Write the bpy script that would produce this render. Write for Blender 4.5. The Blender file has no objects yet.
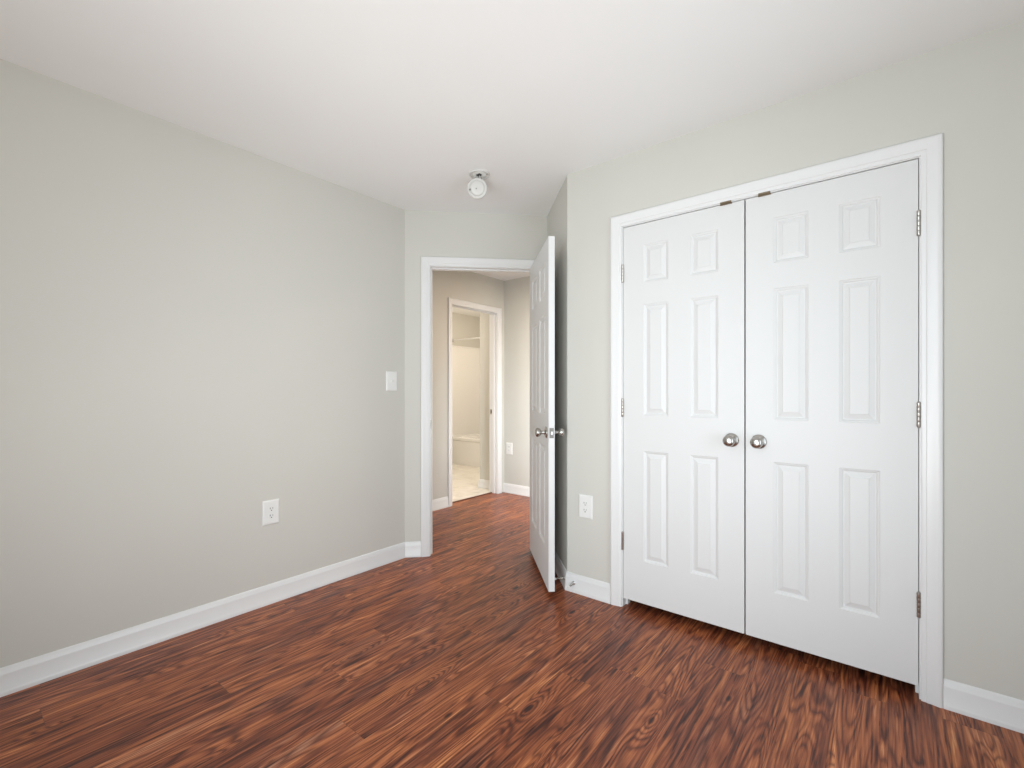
import bpy, bmesh, math
from mathutils import Vector, Matrix
from math import radians as R, sin, cos, pi

S = bpy.context.scene
COL = S.collection

# ------------------------------------------------------------------ camera
cam_d = bpy.data.cameras.new('camera')
cam = bpy.data.objects.new('camera', cam_d)
COL.objects.link(cam)
cam.location = (0, 0, 1.167)
cam.rotation_euler = (R(90), 0, R(38.8))
cam_d.sensor_width = 36
cam_d.lens = 467.5 / 1024 * 36
cam_d.shift_y = 7 / 1024
cam_d.clip_start = 0.02
S.camera = cam

# ------------------------------------------------------------------ world, lights, exposure
W = bpy.data.worlds.new('world')
S.world = W
W.use_nodes = True
W.node_tree.nodes['Background'].inputs[0].default_value = (0.75, 0.87, 1.0, 1)
W.node_tree.nodes['Background'].inputs[1].default_value = 1.0
S.view_settings.view_transform = 'Standard'
S.view_settings.look = 'None'
S.view_settings.exposure = -0.14
S.view_settings.gamma = 1
S.view_settings.use_curve_mapping = False


def area(name, loc, rot, sx, sy, watts, color, shape='RECTANGLE', spread=180):
    d = bpy.data.lights.new(name, 'AREA')
    d.shape = shape
    d.size = sx
    if shape in ('RECTANGLE', 'ELLIPSE'):
        d.size_y = sy
    d.energy = watts
    d.color = color
    d.spread = R(spread)
    o = bpy.data.objects.new(name, d)
    COL.objects.link(o)
    o.location = loc
    o.rotation_euler = rot
    return o


# rear window daylight, and a fill added at right to brighten the left wall
area('rear_window_daylight', (-0.75, -1.10, 1.10), (R(88), 0, 0), 1.5, 1.7, 24, (0.84, 0.93, 1.0), spread=110)
area('left_wall_fill', (0.75, 1.20, 1.10), (R(88), 0, R(82)), 1.1, 1.7, 11, (0.84, 0.93, 1.0), spread=100)
# uplight added to brighten the ceiling and upper walls
area('ceiling_fill', (-0.25, -0.30, 0.50), Vector((-0.42, 0.62, 0.66)).to_track_quat('-Z', 'Y').to_euler(), 0.8, 0.8, 21, (1.0, 0.965, 0.91), 'DISK', spread=140)
# hall and bathroom lamps, plus an added fill light for each
area('hall_lamp_light', (-2.2, 3.60, 2.38), (0, 0, 0), 0.3, 0.3, 26, (1.0, 0.83, 0.67), 'DISK')
area('hall_fill', (-1.9, 3.1, 0.85), (R(80), 0, R(38)), 0.5, 1.2, 18, (0.84, 0.93, 1.0), spread=120)  # added cool fill for the hall's far wall, no opening behind it
area('bathroom_fill', (-4.7, 3.5, 2.36), (0, 0, 0), 0.6, 0.6, 30, (1.0, 0.87, 0.73), 'DISK')  # added ceiling fill for the curtain rod, tub apron and floor
bl = bpy.data.lights.new('bathroom_lamp_light', 'POINT')
bl.energy, bl.color, bl.shadow_soft_size = 19, (1.0, 0.85, 0.70), 0.15
blo = bpy.data.objects.new('bathroom_lamp_light', bl)
COL.objects.link(blo)
blo.location = (-4.3, 5.2, 2.05)

# ------------------------------------------------------------------ materials


class NT:
    def __init__(s, name):
        s.m = bpy.data.materials.new(name)
        s.m.use_nodes = True
        s.t = s.m.node_tree
        s.b = s.t.nodes['Principled BSDF']

    def n(s, typ, **kw):
        x = s.t.nodes.new(typ)
        for k, v in kw.items():
            setattr(x, k, v)
        return x

    def put(s, sock, v):
        if hasattr(v, 'is_output'):
            s.t.links.new(v, sock)
        else:
            sock.default_value = v

    def math(s, op, a, b=None, c=None, clamp=False):
        x = s.n('ShaderNodeMath', operation=op, use_clamp=clamp)
        s.put(x.inputs[0], a)
        if b is not None:
            s.put(x.inputs[1], b)
        if c is not None:
            s.put(x.inputs[2], c)
        return x.outputs[0]

    def comb(s, x, y, z=0.0):
        c = s.n('ShaderNodeCombineXYZ')
        for i, v in enumerate((x, y, z)):
            s.put(c.inputs[i], v)
        return c.outputs[0]

    def noise(s, vec, scale=1.0, detail=3, rough=0.5, dist=0.0):
        x = s.n('ShaderNodeTexNoise')
        s.put(x.inputs['Vector'], vec)
        x.inputs['Scale'].default_value = scale
        x.inputs['Detail'].default_value = detail
        x.inputs['Roughness'].default_value = rough
        x.inputs['Distortion'].default_value = dist
        return x.outputs[0]

    def ramp(s, fac, stops):
        x = s.n('ShaderNodeValToRGB')
        s.put(x.inputs[0], fac)
        cr = x.color_ramp
        while len(cr.elements) < len(stops):
            cr.elements.new(0.5)
        for e, (p, c) in zip(cr.elements, stops):
            e.position = p
            e.color = (*c, 1)
        return x.outputs[0]

    def mix(s, fac, a, b, mode='MIX'):
        x = s.n('ShaderNodeMix', data_type='RGBA', blend_type=mode)
        s.put(x.inputs[0], fac)
        s.put(x.inputs[6], a)
        s.put(x.inputs[7], b)
        return x.outputs[2]

    def bump(s, h, strength=0.2, dist=0.001):
        x = s.n('ShaderNodeBump')
        x.inputs['Strength'].default_value = strength
        x.inputs['Distance'].default_value = dist
        s.put(x.inputs['Height'], h)
        s.t.links.new(x.outputs[0], s.b.inputs['Normal'])

    def pos(s):
        return s.n('ShaderNodeNewGeometry').outputs['Position']

    def obj(s):
        return s.n('ShaderNodeTexCoord').outputs['Object']


def simple(name, col, rough=0.5, metal=0.0, nscale=0, nstr=0.1, spec=0.5):
    k = NT(name)
    k.b.inputs['Base Color'].default_value = (*col, 1)
    k.b.inputs['Roughness'].default_value = rough
    k.b.inputs['Metallic'].default_value = metal
    k.b.inputs['Specular IOR Level'].default_value = spec
    if nscale:
        k.bump(k.noise(k.pos(), nscale, 3), nstr, 0.0006)
    return k.m


def wall_paint(name, col):
    k = NT(name)
    p = k.pos()
    n = k.noise(p, 1.1, 2)
    c2 = tuple(c * 0.975 for c in col)
    k.put(k.b.inputs['Base Color'], k.ramp(n, [(0.35, c2), (0.65, col)]))
    k.b.inputs['Roughness'].default_value = 0.62
    k.b.inputs['Specular IOR Level'].default_value = 0.35
    k.bump(k.noise(p, 260, 2), 0.12, 0.0005)
    return k.m


M = {}
M['wall'] = wall_paint('greige_wall_paint', (0.617, 0.605, 0.553))
M['ceiling'] = wall_paint('ceiling_paint', (0.88, 0.88, 0.87))
M['trim'] = simple('white_trim_gloss', (0.76, 0.76, 0.75), 0.32, 0, 40, 0.05)
M['plate'] = simple('white_plastic', (0.80, 0.80, 0.775), 0.35, 0, 60, 0.03)
M['plate2'] = simple('smoke_alarm_plastic', (0.64, 0.63, 0.60), 0.4, 0, 60, 0.03)
M['slot'] = simple('dark_slot', (0.03, 0.03, 0.03), 0.6, 0, 60, 0.03)
M['graydot'] = simple('grey_plastic', (0.22, 0.22, 0.21), 0.5, 0, 60, 0.03)
M['nickel'] = simple('satin_nickel', (0.46, 0.44, 0.41), 0.27, 1.0, 300, 0.04)
M['hinge'] = simple('hinge_nickel', (0.50, 0.475, 0.44), 0.38, 1.0, 200, 0.08)
M['latch'] = simple('dull_latch_steel', (0.22, 0.21, 0.195), 0.5, 1.0, 200, 0.08)
M['brass'] = simple('aged_brass', (0.24, 0.19, 0.13), 0.42, 1.0, 200, 0.1)
M['chrome'] = simple('chrome_wire', (0.62, 0.60, 0.57), 0.2, 1.0, 200, 0.04)
M['rubber'] = simple('white_rubber', (0.78, 0.77, 0.74), 0.6, 0, 60, 0.03)
M['tub'] = simple('white_acrylic', (0.84, 0.83, 0.80), 0.2, 0, 8, 0.03)
M['strip'] = simple('dark_wood_strip', (0.11, 0.04, 0.022), 0.4, 0, 90, 0.1)
M['wire_b'] = simple('black_wire', (0.02, 0.02, 0.02), 0.5, 0, 60, 0.02)


def door_paint():
    k = NT('white_moulded_door_paint')
    o = k.obj()
    sp = k.n('ShaderNodeSeparateXYZ')
    k.put(sp.inputs[0], o)
    v = k.comb(k.math('MULTIPLY', sp.outputs[0], 30), k.math('MULTIPLY', sp.outputs[1], 30), k.math('MULTIPLY', sp.outputs[2], 2.0))
    h = k.noise(v, 1.0, 2, 0.5, 0.4)
    rings = k.math('SINE', k.math('MULTIPLY', h, 60))
    fine = k.noise(k.comb(k.math('MULTIPLY', sp.outputs[0], 600), k.math('MULTIPLY', sp.outputs[1], 600), k.math('MULTIPLY', sp.outputs[2], 25)), 1.0, 2)
    hh = k.math('ADD', k.math('MULTIPLY', rings, 0.35), fine)
    k.b.inputs['Base Color'].default_value = (0.71, 0.71, 0.70, 1)
    k.b.inputs['Roughness'].default_value = 0.46
    k.b.inputs['Specular IOR Level'].default_value = 0.35
    k.bump(hh, 0.12, 0.0006)
    return k.m


M['door'] = door_paint()


def wood_floor():
    k = NT('dark_red_brown_plank')
    p = k.pos()
    sp = k.n('ShaderNodeSeparateXYZ')
    k.put(sp.inputs[0], p)
    x, y = sp.outputs[0], sp.outputs[1]
    w, L = 0.152, 1.22
    px = k.math('DIVIDE', x, w)
    row = k.math('FLOOR', px)
    wn = k.n('ShaderNodeTexWhiteNoise', noise_dimensions='1D')
    k.put(wn.inputs['W'], row)
    py = k.math('DIVIDE', k.math('ADD', y, k.math('MULTIPLY', wn.outputs[0], L)), L)
    colr = k.math('FLOOR', py)
    wn2 = k.n('ShaderNodeTexWhiteNoise', noise_dimensions='2D')
    k.put(wn2.inputs['Vector'], k.comb(row, colr))
    rs = k.n('ShaderNodeSeparateColor')
    k.put(rs.inputs[0], wn2.outputs['Color'])
    r1, r2, r3 = rs.outputs[0], rs.outputs[1], rs.outputs[2]
    gx = k.math('ADD', x, k.math('MULTIPLY', r1, 17.3))
    gy = k.math('ADD', y, k.math('MULTIPLY', r2, 31.7))

    def c(sx, sy, dz=0.0):
        return k.comb(k.math('MULTIPLY', gx, sx), k.math('MULTIPLY', gy, sy), dz)
    # knots
    vo = k.n('ShaderNodeTexVoronoi', feature='F1')
    k.put(vo.inputs['Vector'], c(6.2, 2.3))
    vo.inputs['Scale'].default_value = 1.0
    vo.inputs['Randomness'].default_value = 1.0
    dk = vo.outputs['Distance']
    vs = k.n('ShaderNodeSeparateColor')
    k.put(vs.inputs[0], vo.outputs['Color'])
    has = k.math('GREATER_THAN', vs.outputs[0], 0.50)
    swell = k.math('MULTIPLY', k.math('SUBTRACT', 1.0, k.math('DIVIDE', dk, 0.45), clamp=True), has)
    swell = k.math('POWER', swell, 1.5)
    knot = k.math('MULTIPLY', k.math('SUBTRACT', 1.0, k.math('DIVIDE', dk, 0.085), clamp=True), has)
    vo2 = k.n('ShaderNodeTexVoronoi', feature='F1')
    k.put(vo2.inputs['Vector'], c(13.0, 6.0, 4.0))
    vo2.inputs['Scale'].default_value = 1.0
    vs2 = k.n('ShaderNodeSeparateColor')
    k.put(vs2.inputs[0], vo2.outputs['Color'])
    has2 = k.math('GREATER_THAN', vs2.outputs[1], 0.72)
    speck = k.math('MULTIPLY', k.math('SUBTRACT', 1.0, k.math('DIVIDE', vo2.outputs['Distance'], 0.15), clamp=True), has2)
    # contour lines of a stretched height field: cathedral figure
    h = k.noise(c(8.5, 0.62), 1.0, 2, 0.40, 0.25)
    h = k.math('ADD', h, k.math('MULTIPLY', swell, 0.22))
    wob = k.noise(c(45, 5), 1.0, 3, 0.6)
    h = k.math('ADD', h, k.math('MULTIPLY', wob, 0.020))
    ring = k.math('SINE', k.math('MULTIPLY', h, 150.0))
    ring = k.math('MULTIPLY_ADD', ring, 0.5, 0.5)
    ring2 = k.math('SINE', k.math('MULTIPLY', h, 61.0))
    ring2 = k.math('MULTIPLY_ADD', ring2, 0.5, 0.5)
    amp = k.noise(c(14, 2.2, 3.0), 1.0, 2)
    # fine pores and streaks
    f1 = k.noise(c(120, 3.6, 1.0), 1.0, 4, 0.62, 0.4)
    f2 = k.noise(c(48, 1.3, 2.0), 1.0, 3, 0.6, 0.4)
    big = k.noise(c(9, 0.7, 5.0), 1.0, 2, 0.5, 0.3)
    v = k.math('MULTIPLY', k.math('SUBTRACT', ring, 0.5), k.math('MULTIPLY', amp, 0.26))
    v = k.math('ADD', v, k.math('MULTIPLY', k.math('SUBTRACT', ring2, 0.5), 0.06))
    v = k.math('ADD', v, k.math('MULTIPLY', k.math('SUBTRACT', f1, 0.5), 0.75))
    v = k.math('ADD', v, k.math('MULTIPLY', k.math('SUBTRACT', f2, 0.5), 0.60))
    v = k.math('ADD', v, k.math('MULTIPLY', k.math('SUBTRACT', big, 0.5), 0.38))
    v = k.math('ADD', v, k.math('MULTIPLY', k.math('SUBTRACT', r3, 0.5), 0.05))
    v = k.math('ADD', v, 0.5)
    st = k.noise(c(90, 5.0, 7.0), 1.0, 3, 0.55, 0.6)
    st = k.math('MULTIPLY', k.math('SUBTRACT', st, 0.555, clamp=True), 5.0, clamp=True)
    st2 = k.noise(c(34, 3.4, 9.0), 1.0, 2, 0.5, 0.6)
    st2 = k.math('MULTIPLY', k.math('SUBTRACT', st2, 0.60, clamp=True), 3.2, clamp=True)
    v = k.math('SUBTRACT', v, k.math('MULTIPLY', st, 0.36))
    v = k.math('SUBTRACT', v, k.math('MULTIPLY', st2, 0.52))
    st3 = k.noise(c(80, 2.4, 12.0), 1.0, 3, 0.6, 0.5)
    st3 = k.math('MULTIPLY', k.math('SUBTRACT', st3, 0.57, clamp=True), 5.0, clamp=True)
    v = k.math('ADD', v, k.math('MULTIPLY', st3, 0.24))
    v = k.math('ADD', v, 0.025)
    v = k.math('SUBTRACT', v, k.math('MULTIPLY', knot, 0.8))
    v = k.math('SUBTRACT', v, k.math('MULTIPLY', speck, 0.55))
    colour = k.ramp(v, FLOOR_STOPS)
    # orange heartwood and purplish-brown zones of the print
    hz = k.noise(c(11, 1.3, 15.0), 1.0, 3, 0.55, 0.6)
    hz1 = k.math('MULTIPLY', k.math('SUBTRACT', hz, 0.50, clamp=True), 5.0, clamp=True)
    colour = k.mix(hz1, colour, (1.22, 1.30, 1.12, 1), 'MULTIPLY')
    hz2 = k.math('MULTIPLY', k.math('SUBTRACT', 0.47, hz, clamp=True), 5.5, clamp=True)
    colour = k.mix(hz2, colour, (0.70, 0.84, 1.15, 1), 'MULTIPLY')
    # thin dark figure lines
    dl = k.math('POWER', k.math('SUBTRACT', 1.0, ring), 6.0)
    dl = k.math('MULTIPLY', dl, k.math('MULTIPLY', amp, 0.85), clamp=True)
    colour = k.mix(dl, colour, (0.045, 0.014, 0.012, 1))
    # seams between the planks
    fx = k.math('FRACT', px)
    fy = k.math('FRACT', py)
    sx = k.math('LESS_THAN', k.math('MINIMUM', fx, k.math('SUBTRACT', 1.0, fx)), 0.0010 / w)
    sy = k.math('LESS_THAN', k.math('MINIMUM', fy, k.math('SUBTRACT', 1.0, fy)), 0.0010 / L)
    seam = k.math('MAXIMUM', sx, sy)
    colour = k.mix(k.math('MULTIPLY', seam, 0.40), colour, (0.02, 0.008, 0.006, 1))
    k.put(k.b.inputs['Base Color'], colour)
    k.put(k.b.inputs['Roughness'], k.math('MULTIPLY_ADD', f2, 0.16, 0.26))
    k.b.inputs['Specular IOR Level'].default_value = 0.30
    hb = k.math('SUBTRACT', k.math('MULTIPLY', v, 0.5), seam)
    k.bump(hb, 0.22, 0.0012)
    return k.m


FLOOR_STOPS = [(0.08, (0.020, 0.006, 0.005)), (0.30, (0.090, 0.022, 0.012)), (0.50, (0.245, 0.067, 0.029)),
               (0.68, (0.430, 0.138, 0.055)), (0.90, (0.680, 0.300, 0.140))]
M['floor'] = wood_floor()


def vinyl():
    k = NT('marbled_vinyl_tile')
    p = k.pos()
    n = k.noise(p, 5.0, 5, 0.6, 1.2)
    br = k.n('ShaderNodeTexBrick')
    br.offset = 0.0
    k.put(br.inputs['Vector'], p)
    br.inputs['Scale'].default_value = 3.28
    br.inputs['Brick Width'].default_value = 1.0
    br.inputs['Row Height'].default_value = 1.0
    br.inputs['Mortar Size'].default_value = 0.012
    br.inputs['Color1'].default_value = (0.80, 0.76, 0.68, 1)
    br.inputs['Color2'].default_value = (0.66, 0.61, 0.53, 1)
    br.inputs['Mortar'].default_value = (0.5, 0.46, 0.40, 1)
    base = k.ramp(n, [(0.3, (0.50, 0.46, 0.40)), (0.46, (0.74, 0.70, 0.63)), (0.7, (0.86, 0.83, 0.77))])
    k.put(k.b.inputs['Base Color'], k.mix(0.4, base, br.outputs[0]))
    k.b.inputs['Roughness'].default_value = 0.35
    return k.m


M['vinyl'] = vinyl()

# ------------------------------------------------------------------ mesh helpers


def new_obj(name, bm, mat, parent=None, smooth=False, recalc=True):
    if recalc:
        bmesh.ops.recalc_face_normals(bm, faces=bm.faces)
    me = bpy.data.meshes.new(name)
    bm.to_mesh(me)
    bm.free()
    me.materials.append(M[mat])
    if smooth:
        for p in me.polygons:
            p.use_smooth = True
        try:
            me.set_sharp_from_angle(angle=R(38))
        except Exception:
            pass
    o = bpy.data.objects.new(name, me)
    COL.objects.link(o)
    if parent:
        o.parent = parent
    return o


def tag(o, label=None, cat=None, group=None, kind=None):
    if label:
        o['label'] = label
    if cat:
        o['category'] = cat
    if group:
        o['group'] = group
    if kind:
        o['kind'] = kind
    return o


def empty(name, loc, rz=0.0, label=None, cat=None, group=None, kind=None):
    o = bpy.data.objects.new(name, None)
    COL.objects.link(o)
    o.empty_display_size = 0.05
    o.location = loc
    o.rotation_euler = (0, 0, rz)
    return tag(o, label, cat, group, kind)


def box(bm, x0, x1, y0, y1, z0, z1):
    v = [bm.verts.new((x, y, z)) for z in (z0, z1) for y in (y0, y1) for x in (x0, x1)]
    for f in ((0, 1, 3, 2), (4, 6, 7, 5), (0, 4, 5, 1), (2, 3, 7, 6), (0, 2, 6, 4), (1, 5, 7, 3)):
        bm.faces.new([v[i] for i in f])


def prism(bm, pts, z0, z1):
    a = [bm.verts.new((x, y, z0)) for x, y in pts]
    b = [bm.verts.new((x, y, z1)) for x, y in pts]
    n = len(pts)
    bm.faces.new(a[::-1])
    bm.faces.new(b)
    for i in range(n):
        j = (i + 1) % n
        bm.faces.new((a[i], a[j], b[j], b[i]))


def rbox(x0, x1, y0, y1, z0, z1, bev=0.002, seg=2):
    bm = bmesh.new()
    box(bm, x0, x1, y0, y1, z0, z1)
    bmesh.ops.recalc_face_normals(bm, faces=bm.faces)
    bmesh.ops.bevel(bm, geom=bm.edges[:] + bm.verts[:], offset=bev, segments=seg, affect='EDGES', clamp_overlap=True)
    return bm


def lathe(bm, prof, axis_m=Matrix(), seg=28):
    """prof: list of (radius, height) revolved about local Z, placed by axis_m"""
    rings = []
    for r, h in prof:
        if r < 1e-6:
            rings.append([bm.verts.new(axis_m @ Vector((0, 0, h)))])
        else:
            rings.append([bm.verts.new(axis_m @ Vector((r * cos(2 * pi * i / seg), r * sin(2 * pi * i / seg), h))) for i in range(seg)])
    for a, b in zip(rings, rings[1:]):
        for i in range(seg):
            j = (i + 1) % seg
            if len(a) == 1 and len(b) == 1:
                continue
            if len(a) == 1:
                bm.faces.new((a[0], b[i], b[j]))
            elif len(b) == 1:
                bm.faces.new((a[i], a[j], b[0]))
            else:
                bm.faces.new((a[i], a[j], b[j], b[i]))
    for r in (rings[0], rings[-1]):
        if len(r) > 2:
            try:
                bm.faces.new(r)
            except ValueError:
                pass


def tube(bm, pts, rad, seg=8):
    pts = [Vector(p) for p in pts]
    rings = []
    up = Vector((0, 0, 1))
    for i, p in enumerate(pts):
        t = (pts[min(i + 1, len(pts) - 1)] - pts[max(i - 1, 0)]).normalized()
        a = t.cross(up)
        if a.length < 0.05:
            a = t.cross(Vector((1, 0, 0)))
        a.normalize()
        b = t.cross(a).normalized()
        rings.append([bm.verts.new(p + rad * (a * cos(2 * pi * k / seg) + b * sin(2 * pi * k / seg))) for k in range(seg)])
    for a, b in zip(rings, rings[1:]):
        for k in range(seg):
            j = (k + 1) % seg
            bm.faces.new((a[k], a[j], b[j], b[k]))
    bm.faces.new(rings[0])
    bm.faces.new(rings[-1])


def mat_to(loc, zdir):
    """matrix whose local Z points along zdir"""
    q = Vector(zdir).normalized().to_track_quat('Z', 'Y')
    return Matrix.Translation(Vector(loc)) @ q.to_matrix().to_4x4()


# ------------------------------------------------------------------ plan
H = 2.44
T = 0.115
q = math.sqrt(0.5)
P0 = Vector((-2.650, 2.091))
D = Vector((q, q))
NIN = Vector((q, -q))          # into the bedroom from the door wall
P1 = P0 + 1.0175 * D
P2 = Vector((-1.470, 2.348))
WX0, WX1, WZ0, WZ1 = -1.65, 0.15, 0.20, 2.08   # rear window
XR, YB = 0.70, -1.05           # right wall and rear wall, both behind the picture edge
HX = -3.46                     # hall left wall
HY = 4.155                     # hall far wall

# floor: one continuous plank floor through bedroom, closet and hall
bm = bmesh.new()
prism(bm, [(-3.545, -1.6), (1.2, -1.6), (1.2, 4.3), (-3.545, 4.3)], -0.06, 0)
tag(new_obj('floor', bm, 'floor'), 'dark red-brown wood plank floor running from bedroom into hall', 'floor', kind='structure')
bm = bmesh.new()
prism(bm, [(-5.7, 2.2), (-3.545, 2.2), (-3.545, 4.2), (-3.80, 4.2), (-3.80, 6.2), (-5.7, 6.2)], -0.06, 0.001)
tag(new_obj('floor', bm, 'vinyl'), 'pale marbled vinyl tile floor of the bathroom', 'floor', kind='structure')
bm = bmesh.new()
prism(bm, [(-5.8, -1.7), (1.3, -1.7), (1.3, 6.3), (-5.8, 6.3)], H, H + 0.08)
tag(new_obj('ceiling', bm, 'ceiling'), 'smooth white painted ceiling', 'ceiling', kind='structure')


def wall(name, pieces, label):
    bm = bmesh.new()
    for pts, z0, z1 in pieces:
        prism(bm, [tuple(p) for p in pts], z0, z1)
    return tag(new_obj(name, bm, 'wall'), label, 'wall', kind='structure')


Z0 = -0.02
OUT = -NIN


def dw(s, n):                  # a plan point on the door wall: s along it, n behind its face
    return P0 + s * D + n * OUT


wall('wall_left', [([(-2.65, YB - T), P0, P0 + Vector((-T, T * 0.414)), (-2.65 - T, YB - T)], Z0, H)],
     'long plain greige wall filling the left of the picture')
DO0, DO1, DTOP = 0.179, 0.925, 2.050
J = 0.018
wall('wall_back', [([dw(0, 0), dw(DO0 - J, 0), dw(DO0 - J, T), dw(-0.045, T)], Z0, H),
                   ([dw(DO1 + J, 0), dw(1.0175, 0), dw(1.0175, T), dw(DO1 + J, T)], Z0, H),
                   ([dw(DO0 - J, 0), dw(DO1 + J, 0), dw(DO1 + J, T), dw(DO0 - J, T)], DTOP + J, H)],
     'short angled greige wall holding the open bedroom doorway')
RN = Vector((q, q))            # behind the return wall
wall('wall_return', [([P1, P2, P2 + Vector((0.0, T)), P2 + Vector((0.05, T)), P1 + T * OUT + T * RN, P1 + T * OUT], Z0, H)],
     'narrow greige return wall behind the open door')
CX0, CX1, CTOP = -1.119, 0.0925, 2.052
CY = 2.348
wall('wall_closet', [([P2, (CX0 - J, CY), (CX0 - J, CY + T), (-1.42, CY + T)], Z0, H),
                     ([(CX1 + J, CY), (XR + T, CY), (XR + T, CY + T), (CX1 + J, CY + T)], Z0, H),
                     ([(CX0 - J, CY), (CX1 + J, CY), (CX1 + J, CY + T), (CX0 - J, CY + T)], CTOP + J, H)],
     'greige wall around the white double closet doors')
# closet interior
wall('wall_closet_interior', [([(-1.40, CY + T), (-1.36, CY + T), (-1.36, 3.10), (-1.40, 3.10)], Z0, H),
                              ([(-1.40, 3.06), (0.40, 3.06), (0.40, 3.10), (-1.40, 3.10)], Z0, H),
                              ([(0.36, CY + T), (0.40, CY + T), (0.40, 3.10), (0.36, 3.10)], Z0, H)],
     'inner walls of the closet behind its closed doors')
WY0, WY1 = 0.45, 1.75
wall('wall_right', [([(XR, YB - T), (XR + T, YB - T), (XR + T, WY0), (XR, WY0)], Z0, H),
                    ([(XR, WY1), (XR + T, WY1), (XR + T, CY), (XR, CY)], Z0, H),
                    ([(XR, WY0), (XR + T, WY0), (XR + T, WY1), (XR, WY1)], Z0, WZ0),
                    ([(XR, WY0), (XR + T, WY0), (XR + T, WY1), (XR, WY1)], WZ1, H)], 'right-hand bedroom wall beyond the picture edge')
wall('wall_rear', [([(-2.65, YB - T), (WX0, YB - T), (WX0, YB), (-2.65, YB)], Z0, H),
                   ([(WX1, YB - T), (XR, YB - T), (XR, YB), (WX1, YB)], Z0, H),
                   ([(WX0, YB - T), (WX1, YB - T), (WX1, YB), (WX0, YB)], Z0, WZ0),
                   ([(WX0, YB - T), (WX1, YB - T), (WX1, YB), (WX0, YB)], WZ1, H)],
     'bedroom wall with the window, behind the camera')
# hall
BO0, BO1 = 3.330, 4.036
wall('wall_hall_left', [([(HX - T, 0.6), (HX, 0.6), (HX, BO0 - J), (HX - T, BO0 - J)], Z0, H),
                        ([(HX - T, BO1 + J), (HX, BO1 + J), (HX, HY), (HX - T, HY)], Z0, H),
                        ([(HX - T, BO0 - J), (HX, BO0 - J), (HX, BO1 + J), (HX - T, BO1 + J)], DTOP + J, H)],
     'hall wall with the bathroom doorway, seen through the bedroom door')
wall('wall_hall_back', [([(-3.84, HY), (0.9, HY), (0.9, HY + T), (-3.84, HY + T)], Z0, H)],
     'greige wall at the end of the hall beside the bathroom doorway')
wall('wall_hall_ends', [([(HX, 0.6), (-2.765, 0.6), (-2.765, 0.7), (HX, 0.7)], Z0, H),
                        ([(0.8, CY + T), (0.9, CY + T), (0.9, HY), (0.8, HY)], Z0, H)],
     'far ends of the hall, out of sight')
# bathroom
BX = -5.50
wall('wall_bathroom_left', [([(BX - 0.1, 2.4), (BX, 2.4), (BX, 6.05), (BX - 0.1, 6.05)], Z0, H)], 'warm-lit bathroom wall at the tap end of the bathtub')
wall('wall_bathroom_back', [([(BX, 6.05), (-3.80, 6.05), (-3.80, 6.15), (BX, 6.15)], Z0, H)], 'bathroom wall along the far side of the bathtub')
wall('wall_bathroom_right', [([(-3.84, HY + T), (-3.80, HY + T), (-3.80, 6.05), (-3.84, 6.05)], Z0, H)], 'bathroom wall just past the doorway corner')
wall('wall_bathroom_front', [([(BX, 2.4), (HX - T, 2.4), (HX - T, 2.5), (BX, 2.5)], Z0, H)], 'near bathroom wall, out of sight')

# window (behind the camera): frame with meeting rail
def window(name, loc, rz, hw, label):
    wn = empty(name, loc, rz, label, 'window', kind='structure')
    hh = WZ1 - WZ0
    bm = bmesh.new()
    for a in ((-hw, -hw + 0.05, 0, hh), (hw - 0.05, hw, 0, hh), (-hw + 0.05, hw - 0.05, 0, 0.05), (-hw + 0.05, hw - 0.05, hh - 0.05, hh)):
        box(bm, a[0], a[1], 0, 0.045, a[2], a[3])
    new_obj('window_frame', bm, 'trim', wn)
    bm = bmesh.new()
    box(bm, -hw + 0.05, hw - 0.05, 0.005, 0.04, hh / 2 - 0.02, hh / 2 + 0.02)
    new_obj('meeting_rail', bm, 'trim', wn)


window('window_1', ((WX0 + WX1) / 2, YB - 0.046, WZ0), 0, 0.90, 'white sash window in the rear wall behind the camera')
window('added_window_2', (XR + 0.046, (WY0 + WY1) / 2, WZ0), R(90), 0.65, 'white sash window added in the right wall to light the left wall')  # unseen window, added to go with the left wall fill

# ------------------------------------------------------------------ casings and jambs
CW = 0.060
CPROF = [(0, 0), (0, 0.0075), (0.003, 0.0095), (0.014, 0.0100), (0.0165, 0.0125), (0.030, 0.0135), (0.042, 0.0165),
         (0.050, 0.0180), (0.055, 0.0172), (0.0585, 0.0150), (0.060, 0.0120), (0.060, 0)]


def casing_bm(bm, x0, x1, zt, prof=CPROF, scale=1.0, y=0.0, flip=1):
    rows = []
    for w, t in prof:
        w *= scale
        rows.append([bm.verts.new(p) for p in ((x0 - w, y - flip * t, 0.0), (x0 - w, y - flip * t, zt + w), (x1 + w, y - flip * t, zt + w), (x1 + w, y - flip * t, 0.0))])
    n = len(rows)
    for i in range(n):
        a, b = rows[i], rows[(i + 1) % n]
        for k in range(3):
            bm.faces.new((a[k], a[k + 1], b[k + 1], b[k]))
    bm.faces.new([r[0] for r in rows])
    bm.faces.new([r[3] for r in rows])


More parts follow.
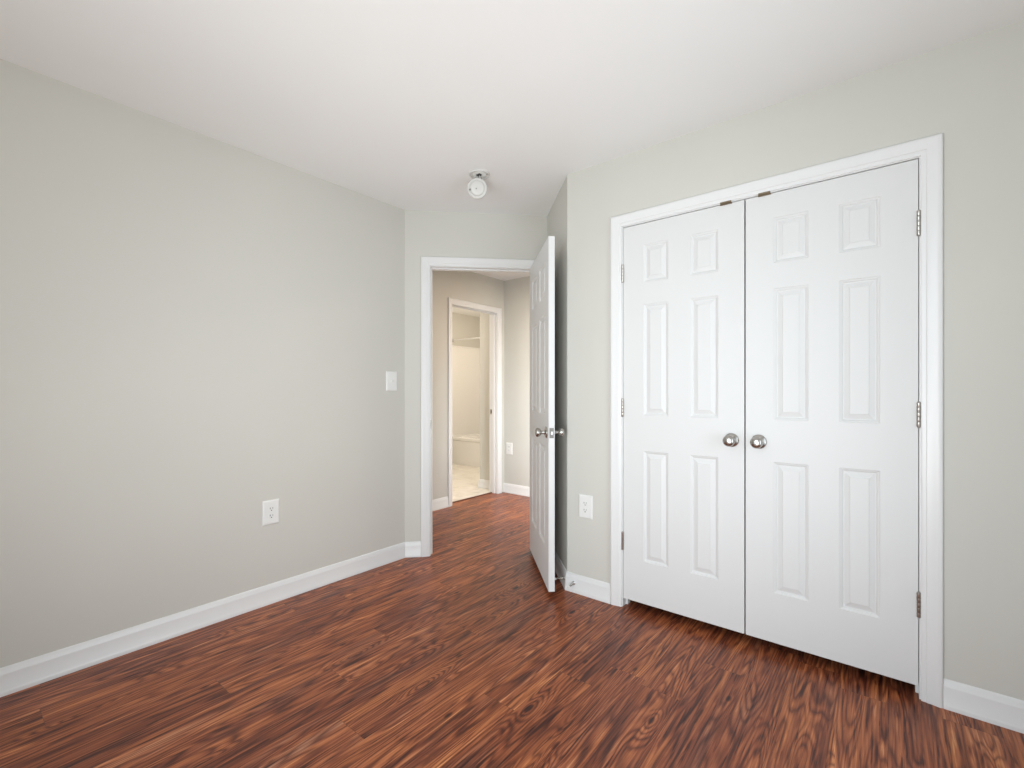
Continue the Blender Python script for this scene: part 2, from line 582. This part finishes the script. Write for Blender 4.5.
def frame(name, loc, rz, x0, x1, zt, label, stop_y=0.036, cs=1.0, rev=0.005, hall_side=True):
    t = empty(name, loc, rz, label, 'door frame', kind='structure')
    bm = bmesh.new()
    casing_bm(bm, x0 - rev, x1 + rev, zt + rev * 0.9, scale=cs)
    new_obj('casing', bm, 'trim', t, smooth=True)
    if hall_side:
        bm = bmesh.new()
        casing_bm(bm, x0 - rev, x1 + rev, zt + rev, scale=cs, y=T, flip=-1)
        new_obj('casing', bm, 'trim', t, smooth=True)
    bm = bmesh.new()
    box(bm, x0 - J, x0, 0, T, 0, zt + J)
    box(bm, x1, x1 + J, 0, T, 0, zt + J)
    box(bm, x0, x1, 0, T, zt, zt + J)
    new_obj('jamb', bm, 'trim', t)
    bm = bmesh.new()
    s0, s1 = stop_y + 0.002, stop_y + 0.034
    box(bm, x0, x0 + 0.010, s0, s1, 0, zt)
    box(bm, x1 - 0.010, x1, s0, s1, 0, zt)
    box(bm, x0 + 0.010, x1 - 0.010, s0, s1, zt - 0.010, zt)
    new_obj('door_stop_strip', bm, 'trim', t)
    return t


fr = frame('trim_1', (P0.x, P0.y, 0), R(45), DO0, DO1, DTOP, 'white moulded casing around the open bedroom doorway', cs=1.03)
# strike plate in the left jamb
bm = rbox(DO0 - 0.0005, DO0 + 0.0015, 0.004, 0.034, 0.90, 0.96, 0.0006, 1)
new_obj('strike_plate', bm, 'hinge', fr)
bm = bmesh.new()
box(bm, DO0 + 0.0010, DO0 + 0.0018, 0.010, 0.024, 0.915, 0.945)
new_obj('strike_hole', bm, 'slot', fr)

cf = frame('trim_2', (0, CY, 0), 0, CX0, CX1, CTOP, 'white moulded casing around the double closet doors', stop_y=0.040, cs=1.03, rev=0.005, hall_side=False)
bf = frame('trim_3', (HX, 0, 0), R(90), BO0, BO1, DTOP, 'white casing of the bathroom doorway in the hall', stop_y=0.036, cs=0.95)
bm = rbox(BO1 - 0.0015, BO1 + 0.0005, T - 0.040, T - 0.008, 0.90, 0.96, 0.0006, 1)
new_obj('strike_plate', bm, 'hinge', bf)
bm = bmesh.new()
box(bm, BO1 - 0.0019, BO1 - 0.0011, T - 0.032, T - 0.017, 0.915, 0.945)
new_obj('strike_hole', bm, 'slot', bf)

# threshold strip between plank floor and vinyl
bm = bmesh.new()
prism(bm, [(-3.556, BO0), (-3.530, BO0), (-3.530, BO1), (-3.556, BO1)], 0.0, 0.006)
tag(new_obj('trim_4', bm, 'strip'), 'dark strip where hall planks meet the bathroom vinyl', 'threshold', kind='structure')

# ------------------------------------------------------------------ baseboards
BPROF = [(0.0, 0.0), (0.0165, 0.0), (0.0165, 0.010), (0.0150, 0.0170), (0.0125, 0.0215), (0.0115, 0.078), (0.0105, 0.084), (0.0075, 0.090),
         (0.0065, 0.097), (0.0045, 0.103), (0.0015, 0.1055), (0.0, 0.1055)]


def baseboard(name, paths, label):
    """paths: list of plan polylines; the room lies on their RIGHT-hand side"""
    bm = bmesh.new()
    for path in paths:
        P = [Vector(p) for p in path]
        nrm = []
        for a, b in zip(P, P[1:]):
            d = (b - a).normalized()
            nrm.append(Vector((d.y, -d.x)))
        rows = []
        for i, p in enumerate(P):
            if i == 0:
                m = nrm[0]
            elif i == len(P) - 1:
                m = nrm[-1]
            else:
                m = (nrm[i - 1] + nrm[i])
                m = m / (m.dot(nrm[i]))
            rows.append([bm.verts.new((p.x + m.x * t, p.y + m.y * t, z)) for t, z in BPROF])
        for a, b in zip(rows, rows[1:]):
            for k in range(len(BPROF)):
                j = (k + 1) % len(BPROF)
                bm.faces.new((a[k], a[j], b[j], b[k]))
        bm.faces.new(rows[0])
        bm.faces.new(rows[-1])
    return tag(new_obj(name, bm, 'trim', smooth=True), label, 'baseboard', kind='structure')


c1 = DO0 - 0.005 - 0.0618
c2 = DO1 + 0.005 + 0.0618
baseboard('baseboard_left', [[(-2.65, YB), P0, P0 + c1 * D]], 'white baseboard along the left wall to the doorway casing')
baseboard('baseboard_closet', [[P0 + c2 * D, P1, P2, (CX0 - 0.005 - 0.0618, CY)]],
          'white baseboard behind the open door, turning the corner to the closet casing')
baseboard('baseboard_right', [[(CX1 + 0.005 + 0.0618, CY), (XR, CY), (XR, YB)]], 'white baseboard right of the closet doors')
baseboard('baseboard_rear', [[(XR, YB), (-2.65, YB)]], 'white baseboard under the window behind the camera')
baseboard('baseboard_hall', [[(HX, 0.7), (HX, BO0 - 0.065)], [(HX, HY - 0.001), (0.8, HY)]], 'white baseboard along the hall walls')
baseboard('baseboard_bathroom', [[(-3.84, 5.25), (-3.84, HY), (HX - T, HY)]], 'white baseboard just inside the bathroom doorway')

# ------------------------------------------------------------------ doors
PANEL_RINGS = [(0.0, 0.0), (0.0025, -0.0025), (0.0075, -0.0040), (0.0115, -0.0085), (0.0155, -0.0088), (0.0330, -0.0030), (0.0350, -0.0012), (0.0370, -0.0010)]


def door_leaf_bm(Wd, z0, z1, rows, thick=0.035, y0=0.0, sgn=1, stile=0.114, mull=0.109):
    """six-panel moulded leaf: x from 0 (hinge) to Wd, faces at y0 and y0+thick"""
    pw = (Wd - 2 * stile - mull) / 2
    xs = [0, stile, stile + pw, stile + pw + mull, Wd - stile, Wd]
    zs = [z0]
    for a, b in rows:
        zs += [a, b]
    zs.append(z1)
    bm = bmesh.new()
    for face in (0, 1):
        yb = y0 if face == 0 else y0 + thick
        dn = -1 if face == 0 else 1   # outward direction of this face

        def V(x, z, d=0.0):
            return bm.verts.new((sgn * x, yb + dn * d, z))
        for i in range(5):
            for j in range(len(zs) - 1):
                xa, xb, za, zb = xs[i], xs[i + 1], zs[j], zs[j + 1]
                if i in (1, 3) and j % 2 == 1:
                    prev = None
                    for ins, dep in PANEL_RINGS:
                        r = [V(xa + ins, za + ins, dep), V(xb - ins, za + ins, dep), V(xb - ins, zb - ins, dep), V(xa + ins, zb - ins, dep)]
                        if prev:
                            for k in range(4):
                                m = (k + 1) % 4
                                bm.faces.new((prev[k], prev[m], r[m], r[k]))
                        prev = r
                    bm.faces.new(prev)
                else:
                    bm.faces.new((V(xa, za), V(xb, za), V(xb, zb), V(xa, zb)))
    # edges
    c = 0.0
    ya, yb = y0, y0 + thick
    for (x0_, z0_, x1_, z1_) in ((0, z0, Wd, z0), (Wd, z0, Wd, z1), (Wd, z1, 0, z1), (0, z1, 0, z0)):
        bm.faces.new([bm.verts.new(p) for p in ((sgn * x0_, ya, z0_), (sgn * x1_, ya, z1_), (sgn * x1_, yb, z1_), (sgn * x0_, yb, z0_))])
    bmesh.ops.remove_doubles(bm, verts=bm.verts, dist=1e-5)
    return bm


def knob_parts(parent, x, z, y, out, name='door_knob', ball=0.0265, reach=0.066):
    """out = -1 or +1: local y direction the knob points in"""
    m = mat_to((x, y, z), (0, out, 0))
    s = ball / 0.0265
    prof = [(0.0, 0.024), (0.010, 0.024), (0.0105, 0.030), (0.014, 0.0335), (0.0205, 0.0385), (0.0250, 0.0450), (0.0265, 0.0520),
            (0.0250, 0.0595), (0.0205, 0.0645), (0.0125, 0.0675), (0.0, 0.0685)]
    prof = [(r * s, 0.024 + (h - 0.024) * s) for r, h in prof]
    bm = bmesh.new()
    lathe(bm, prof, m)
    k = new_obj(name, bm, 'nickel', parent, smooth=True)
    bm = bmesh.new()
    lathe(bm, [(0.0, 0.0), (0.0315, 0.0), (0.0325, 0.002), (0.0320, 0.0045), (0.0285, 0.0075), (0.019, 0.0105), (0.013, 0.0135), (0.0105, 0.018), (0.0100, 0.026), (0.0, 0.026)], m)
    new_obj('rosette', bm, 'nickel', k, smooth=True)
    return k


def hinge(parent, x, y, zc, length=0.092, leaf=True, dirx=1):
    bm = bmesh.new()
    n = 5
    h = length / n
    for i in range(n):
        a = zc - length / 2 + i * h
        lathe(bm, [(0.0, a), (0.0062, a), (0.0068, a + 0.0008), (0.0068, a + h - 0.0012), (0.0060, a + h - 0.0006), (0.0, a + h - 0.0006)],
              Matrix.Translation((x, y, 0)), 16)
    o = new_obj('hinge', bm, 'hinge', parent, smooth=True)
    bm = bmesh.new()
    for s in (-1, 1):
        zz = zc + s * length / 2
        lathe(bm, [(0.0, zz), (0.0050, zz), (0.0056, zz + s * 0.0015), (0.0035, zz + s * 0.0035), (0.0, zz + s * 0.004)], Matrix.Translation((x, y, 0)), 14)
    new_obj('pin', bm, 'hinge', o, smooth=True)
    bm = bmesh.new()
    box(bm, x - 0.0045, x - 0.0012, y + 0.002, y + 0.012, zc - length / 2, zc + length / 2)
    box(bm, x + 0.0012, x + 0.0045, y + 0.002, y + 0.012, zc - length / 2, zc + length / 2)
    new_obj('hinge_leaf', bm, 'hinge', o)
    return o


ROWS = [(0.268, 0.851), (1.038, 1.623), (1.737, 1.938)]
ZB, ZT = 0.047, 2.0485
CD = 0.0035      # door face set just behind the wall plane
CWD = 0.6002
for side, hx, sg, num, lab in ((-1, CX0 + 0.0025, 1, 1, 'left leaf of the white six-panel double closet doors'),
                               (1, CX1 - 0.0025, -1, 2, 'right leaf of the white six-panel double closet doors')):
    d = empty('door_%d' % num, (hx, CY + CD, 0), 0, lab, 'closet door', kind='structure')
    new_obj('door_panel', door_leaf_bm(CWD, ZB, ZT, ROWS, sgn=sg), 'door', d)
    knob_parts(d, sg * (CWD - (0.054 if sg > 0 else 0.055)), 0.9375, 0.0, -1)
    for zc in (0.357, 1.077, 1.803):
        hinge(d, sg * -0.0012, -0.0068, zc)
    # roller catch on the top edge and its strike under the head jamb
    xc = sg * (CWD - 0.078)
    bm = rbox(xc - 0.026, xc + 0.026, -0.0065, 0.0245, ZT - 0.0035, ZT + 0.0020, 0.0008, 1)
    cp = new_obj('ball_catch', bm, 'brass', d)
    bm = rbox(xc - 0.024, xc + 0.024, -0.0120, -0.0035, ZT + 0.0005, ZT + 0.0110, 0.0012, 1)
    new_obj('strike_lip', bm, 'brass', cp)

# the open bedroom door
EW = 0.736
EZB, EZT = 0.030, 2.0445
base = P0 + 0.922 * D + 0.008 * NIN
ed = empty('door_3', (base.x, base.y, 0), R(-45), 'white six-panel bedroom door standing open into the room', 'door', kind='structure')
EROWS = [(a - 0.010, b - 0.008) for a, b in ROWS]
new_obj('door_panel', door_leaf_bm(EW, EZB, EZT, EROWS, y0=-0.035), 'door', ed)
k1 = knob_parts(ed, EW - 0.060, 0.928, -0.035, -1)
k2 = knob_parts(ed, EW - 0.060, 0.928, 0.0, 1)
bm = rbox(EW - 0.0005, EW + 0.0012, -0.030, -0.005, 0.900, 0.957, 0.0005, 1)
lp = new_obj('latch_plate', bm, 'latch', ed)
bm = bmesh.new()
box(bm, EW + 0.001, EW + 0.009, -0.0235, -0.0115, 0.919, 0.938)
new_obj('latch_bolt', bm, 'nickel', lp)
for zc in (0.30, 1.05, 1.80):
    hinge(ed, -0.004, 0.006, zc)

# ------------------------------------------------------------------ wall plates


def wall_plate(root, w, h):
    bm = bmesh.new()
    # bevelled, slightly domed cover plate; local -Y faces the room
    rings = [(0.0, 0.0), (0.0, -0.0025), (0.004, -0.0058), (0.010, -0.0068)]
    prev = None
    for ins, y in rings:
        r = [bm.verts.new(p) for p in ((-w / 2 + ins, y, -h / 2 + ins), (w / 2 - ins, y, -h / 2 + ins), (w / 2 - ins, y, h / 2 - ins), (-w / 2 + ins, y, h / 2 - ins))]
        if prev:
            for k in range(4):
                m = (k + 1) % 4
                bm.faces.new((prev[k], prev[m], r[m], r[k]))
        else:
            bm.faces.new(r)
        prev = r
    bm.faces.new(prev)
    return new_obj('cover_plate', bm, 'plate', root)


def screw(root, x, z, y=-0.0068):
    bm = bmesh.new()
    lathe(bm, [(0.0, 0.0), (0.0036, 0.0), (0.0034, 0.0008), (0.0, 0.0014)], mat_to((x, y, z), (0, -1, 0)), 14)
    new_obj('screw', bm, 'plate', root, smooth=True)


def outlet(loc, rz, label, w=0.089, h=0.133):
    t = empty('wall_outlet', loc, rz, label, 'outlet', 'duplex outlets low on the walls')
    wall_plate(t, w, h)
    for s in (1, -1):
        zc = s * 0.0195
        bm = bmesh.new()
        # rounded receptacle face with flat top and bottom
        pts = []
        for i in range(32):
            a = 2 * pi * i / 32
            pts.append((0.0172 * cos(a), max(-0.0142, min(0.0142, 0.0172 * sin(a)))))
        a = [bm.verts.new((x, -0.0066, zc + z)) for x, z in pts]
        b = [bm.verts.new((x * 0.96, -0.0082, zc + z * 0.96)) for x, z in pts]
        bm.faces.new(b)
        bm.faces.new(a[::-1])
        for i in range(32):
            j = (i + 1) % 32
            bm.faces.new((a[i], a[j], b[j], b[i]))
        bmesh.ops.remove_doubles(bm, verts=bm.verts, dist=1e-6)
        f = new_obj('receptacle', bm, 'plate', t)
        bm = bmesh.new()
        box(bm, -0.0082, -0.0056, -0.0086, -0.0080, zc - 0.002, zc + 0.0075)
        box(bm, 0.0056, 0.0080, -0.0086, -0.0080, zc - 0.001, zc + 0.0068)
        lathe(bm, [(0.0, 0.0), (0.0030, 0.0), (0.0030, 0.0006), (0.0, 0.0006)], mat_to((0, -0.0080, zc - 0.0085), (0, -1, 0)), 12)
        new_obj('socket_slots', bm, 'slot', f)
    screw(t, 0, 0)
    return t


outlet((-2.650, 1.175, 0.500), R(90), 'white duplex outlet low on the long left wall')
outlet((-1.346, CY, 0.506), 0, 'white duplex outlet between the open door and the closet casing')
outlet((-3.378, HY, 0.508), 0, 'white duplex outlet on the hall wall, seen through the doorway')

sw = empty('light_switch', (-2.650, 1.978, 1.235), R(90), 'white toggle light switch on the left wall beside the doorway', 'light switch')
wall_plate(sw, 0.089, 0.133)
bm = bmesh.new()
box(bm, -0.0055, 0.0055, -0.0074, -0.0062, -0.012, 0.012)
new_obj('switch_slot', bm, 'plate', sw)
bm = rbox(-0.0042, 0.0042, -0.019, -0.006, -0.0045, 0.0055, 0.0015, 2)
bmesh.ops.rotate(bm, verts=bm.verts, cent=(0, -0.006, 0), matrix=Matrix.Rotation(R(-25), 3, 'X'))
new_obj('toggle', bm, 'plate', sw)
screw(sw, 0, 0.030)
screw(sw, 0, -0.030)

# ------------------------------------------------------------------ spring door stops


def spring_stop(loc, rz, label, L=0.070):
    t = empty('door_stop', loc, rz, label, 'door stop', 'spring door stops on the baseboards')
    bm = bmesh.new()
    lathe(bm, [(0.0, 0.0), (0.0105, 0.0), (0.0105, 0.0025), (0.0075, 0.006), (0.0, 0.006)], mat_to((0, 0, 0), (0, -1, 0)), 18)
    new_obj('mounting_base', bm, 'chrome', t, smooth=True)
    pts = []
    turns = 13
    for i in range(turns * 10 + 1):
        f = i / (turns * 10)
        a = f * turns * 2 * pi
        r = 0.0062 * (1 - 0.35 * f)
        droop = -0.004 * f * f
        pts.append((r * cos(a), -0.005 - f * (L - 0.015), r * sin(a) + droop))
    bm = bmesh.new()
    tube(bm, pts, 0.0015, 6)
    new_obj('spring', bm, 'chrome', t, smooth=True)
    bm = bmesh.new()
    lathe(bm, [(0.0, 0.0), (0.0058, 0.0), (0.0064, 0.003), (0.0064, 0.010), (0.0045, 0.013), (0.0, 0.0135)], mat_to((0, -(L - 0.012), -0.004), (0, -1, 0)), 16)
    new_obj('rubber_tip', bm, 'rubber', t, smooth=True)
    return t


rp = P2 + (-0.026) * Vector((q, -q)) - 0.0118 * Vector((q, q))
spring_stop((rp.x, rp.y, 0.058), R(-45), 'spring door stop on the return wall baseboard, pointing at the open door', 0.062)
spring_stop((-1.418, CY - 0.0118, 0.055), 0, 'spring door stop on the baseboard corner beside the closet, pointing into the room', 0.066)

# ------------------------------------------------------------------ smoke alarm hanging from its ceiling bracket
sd = empty('smoke_detector', (-1.867, 2.017, H), 0, 'round white smoke detector dangling by its wires below a ceiling bracket', 'smoke detector')
dn = Matrix.Rotation(pi, 4, 'X')
bm = bmesh.new()
lathe(bm, [(0.040, 0.0), (0.062, 0.0), (0.0625, 0.004), (0.060, 0.0085), (0.056, 0.010), (0.052, 0.0085), (0.050, 0.004), (0.040, 0.004), (0.040, 0.0)], dn, 48)
bk = new_obj('mounting_bracket', bm, 'plate2', sd, smooth=True)
bm = bmesh.new()
lathe(bm, [(0.0, 0.0005), (0.0405, 0.0005), (0.0405, 0.0030), (0.034, 0.0030), (0.033, 0.0055), (0.022, 0.0055), (0.021, 0.003), (0.0, 0.0028)], dn, 40)
new_obj('base_plate', bm, 'plate', bk, smooth=True)
bm = bmesh.new()
for k in range(3):
    a = 2 * pi * k / 3 + 0.6
    cx, cy = 0.0445 * cos(a), 0.0445 * sin(a)
    lathe(bm, [(0.0, 0.0), (0.0035, 0.0), (0.0035, 0.0048), (0.0, 0.0048)], Matrix.Translation((cx, cy, 0)) @ dn, 10)
    if k < 2:
        new_obj('keyhole_slot', bm, 'wire_b', bk)
        bm = bmesh.new()
new_obj('keyhole_slot', bm, 'wire_b', bk)
bm = bmesh.new()
box(bm, -0.016, 0.010, -0.010, 0.010, -0.0075, -0.003)
new_obj('wiring_hole', bm, 'wire_b', bk)
bm = rbox(-0.034, -0.020, -0.012, 0.006, -0.016, -0.004, 0.002, 1)
new_obj('wire_connector', bm, 'plate2', bk)
# detector body: axis points towards the room and slightly down
c = Vector((0.013, -0.033, -0.099))
ax = Vector((0.60, -0.755, -0.20)).normalized()
dm = mat_to(c - ax * 0.018, ax)
bm = bmesh.new()
lathe(bm, [(0.0, -0.010), (0.048, -0.010), (0.052, -0.007), (0.0575, 0.0), (0.0585, 0.010), (0.0575, 0.0165), (0.0545, 0.0200), (0.0475, 0.0215),
           (0.0465, 0.0185), (0.0425, 0.0185), (0.0415, 0.0235), (0.0390, 0.0260), (0.0290, 0.0285), (0.0, 0.0300)], dm, 48)
hb = new_obj('alarm_housing', bm, 'plate2', sd, smooth=True)
bm = bmesh.new()
lathe(bm, [(0.0, 0.030), (0.0105, 0.030), (0.0105, 0.0325), (0.0, 0.033)], dm @ Matrix.Translation((0.012, 0.010, 0)), 20)
new_obj('test_button', bm, 'plate2', hb, smooth=True)
bm = bmesh.new()
lathe(bm, [(0.0, 0.029), (0.0036, 0.029), (0.0036, 0.0315), (0.0, 0.0318)], dm @ Matrix.Translation((-0.004, -0.004, 0.0015)), 12)
new_obj('indicator_light', bm, 'graydot', hb)
hl = dm.inverted() @ (c + Vector((-0.779, -0.627, 0)) * 0.040 + Vector((0, 0, -0.008)))
bm = bmesh.new()
lathe(bm, [(0.0, 0.020), (0.0055, 0.020), (0.0055, 0.0270), (0.0, 0.0272)], dm @ Matrix.Translation((hl.x, hl.y, 0)), 14)
new_obj('sounder_hole', bm, 'graydot', hb)
for off, mt in ((-0.006, 'wire_b'), (0.0, 'plate'), (0.006, 'wire_b')):
    bm = bmesh.new()
    e = c - ax * 0.030 + Vector((off, 0, 0.01))
    tube(bm, [(off, 0, -0.004), (off * 1.5, 0.004, -0.020), (off * 2 + 0.004, 0.010, -0.045), (e.x + off, e.y + 0.022, e.z + 0.03), (e.x, e.y, e.z)], 0.0013, 6)
    new_obj('wire', bm, mt, sd, smooth=True)

# ------------------------------------------------------------------ bathroom fittings
# bathtub: hollow tub with apron and rim
tx0, tx1, ty0, ty1, th = BX + 0.001, -3.841, 5.25, 6.049, 0.432
tb = empty('bathtub', ((tx0 + tx1) / 2, ty0, 0), 0, 'white bathtub at the far end of the bathroom', 'bathtub')
bm = bmesh.new()
hx = (tx1 - tx0) / 2
dy = ty1 - ty0


def ring4(xa, xb, ya, yb, z, bv=0.0):
    pts = []
    for (cx, cy, a0) in ((xb - bv, ya + bv, -90), (xb - bv, yb - bv, 0), (xa + bv, yb - bv, 90), (xa + bv, ya + bv, 180)):
        for k in range(5):
            a = R(a0 + 90 * k / 4)
            pts.append(bm.verts.new((cx + bv * cos(a), cy + bv * sin(a), z)))
    return pts


rs = [ring4(-hx, hx, 0.020, dy, 0.0, 0.002), ring4(-hx, hx, 0.020, dy, th - 0.06, 0.002), ring4(-hx, hx, 0.002, dy, th - 0.045, 0.002),
      ring4(-hx, hx, 0.0, dy, th - 0.008, 0.003), ring4(-hx + 0.006, hx - 0.006, 0.008, dy - 0.004, th, 0.004),
      ring4(-hx + 0.09, hx - 0.09, 0.075, dy - 0.075, th, 0.10), ring4(-hx + 0.105, hx - 0.105, 0.09, dy - 0.09, th - 0.02, 0.11),
      ring4(-hx + 0.20, hx - 0.18, 0.14, dy - 0.14, 0.09, 0.12)]
for a, b in zip(rs, rs[1:]):
    for k in range(len(a)):
        j = (k + 1) % len(a)
        bm.faces.new((a[k], a[j], b[j], b[k]))
bm.faces.new(rs[0])
bm.faces.new(rs[-1])
new_obj('tub_shell', bm, 'tub', tb, smooth=True)

ss = empty('shower_surround', (tx0, ty0, th), 0, 'smooth cream wall panels above the bathtub', 'shower surround')
sh = 1.885 - th
bm = bmesh.new()
prism(bm, [(0, 0.02), (0.020, 0.02), (0.020, dy - 0.02), (2 * hx - 0.02, dy - 0.02), (2 * hx - 0.02, 0.02), (2 * hx, 0.02), (2 * hx, dy), (0, dy)], 0, sh)
new_obj('wall_panel', bm, 'tub', ss)
bm = bmesh.new()
prism(bm, [(0, 0.012), (0.028, 0.012), (0.028, dy - 0.028), (2 * hx - 0.028, dy - 0.028), (2 * hx - 0.028, 0.012), (2 * hx, 0.012), (2 * hx, dy), (0, dy)], sh, sh + 0.018)
new_obj('top_lip', bm, 'tub', ss)

rd = empty('shower_curtain_rod', (tx0, 5.30, 1.986), 0, 'white shower curtain rod across the bathtub opening', 'curtain rod')
bm = bmesh.new()
tube(bm, [(0.004, 0, 0), (hx, 0, 0), (2 * hx - 0.004, 0, 0)], 0.0135, 16)
new_obj('rod', bm, 'trim', rd, smooth=True)
for xx, dd in ((0.0, 1), (2 * hx, -1)):
    bm = bmesh.new()
    lathe(bm, [(0.0, 0.0), (0.030, 0.0), (0.030, 0.004), (0.017, 0.012), (0.016, 0.022), (0.0, 0.022)], mat_to((xx, 0, 0), (dd, 0, 0)), 20)
    new_obj('end_flange', bm, 'chrome', rd, smooth=True)
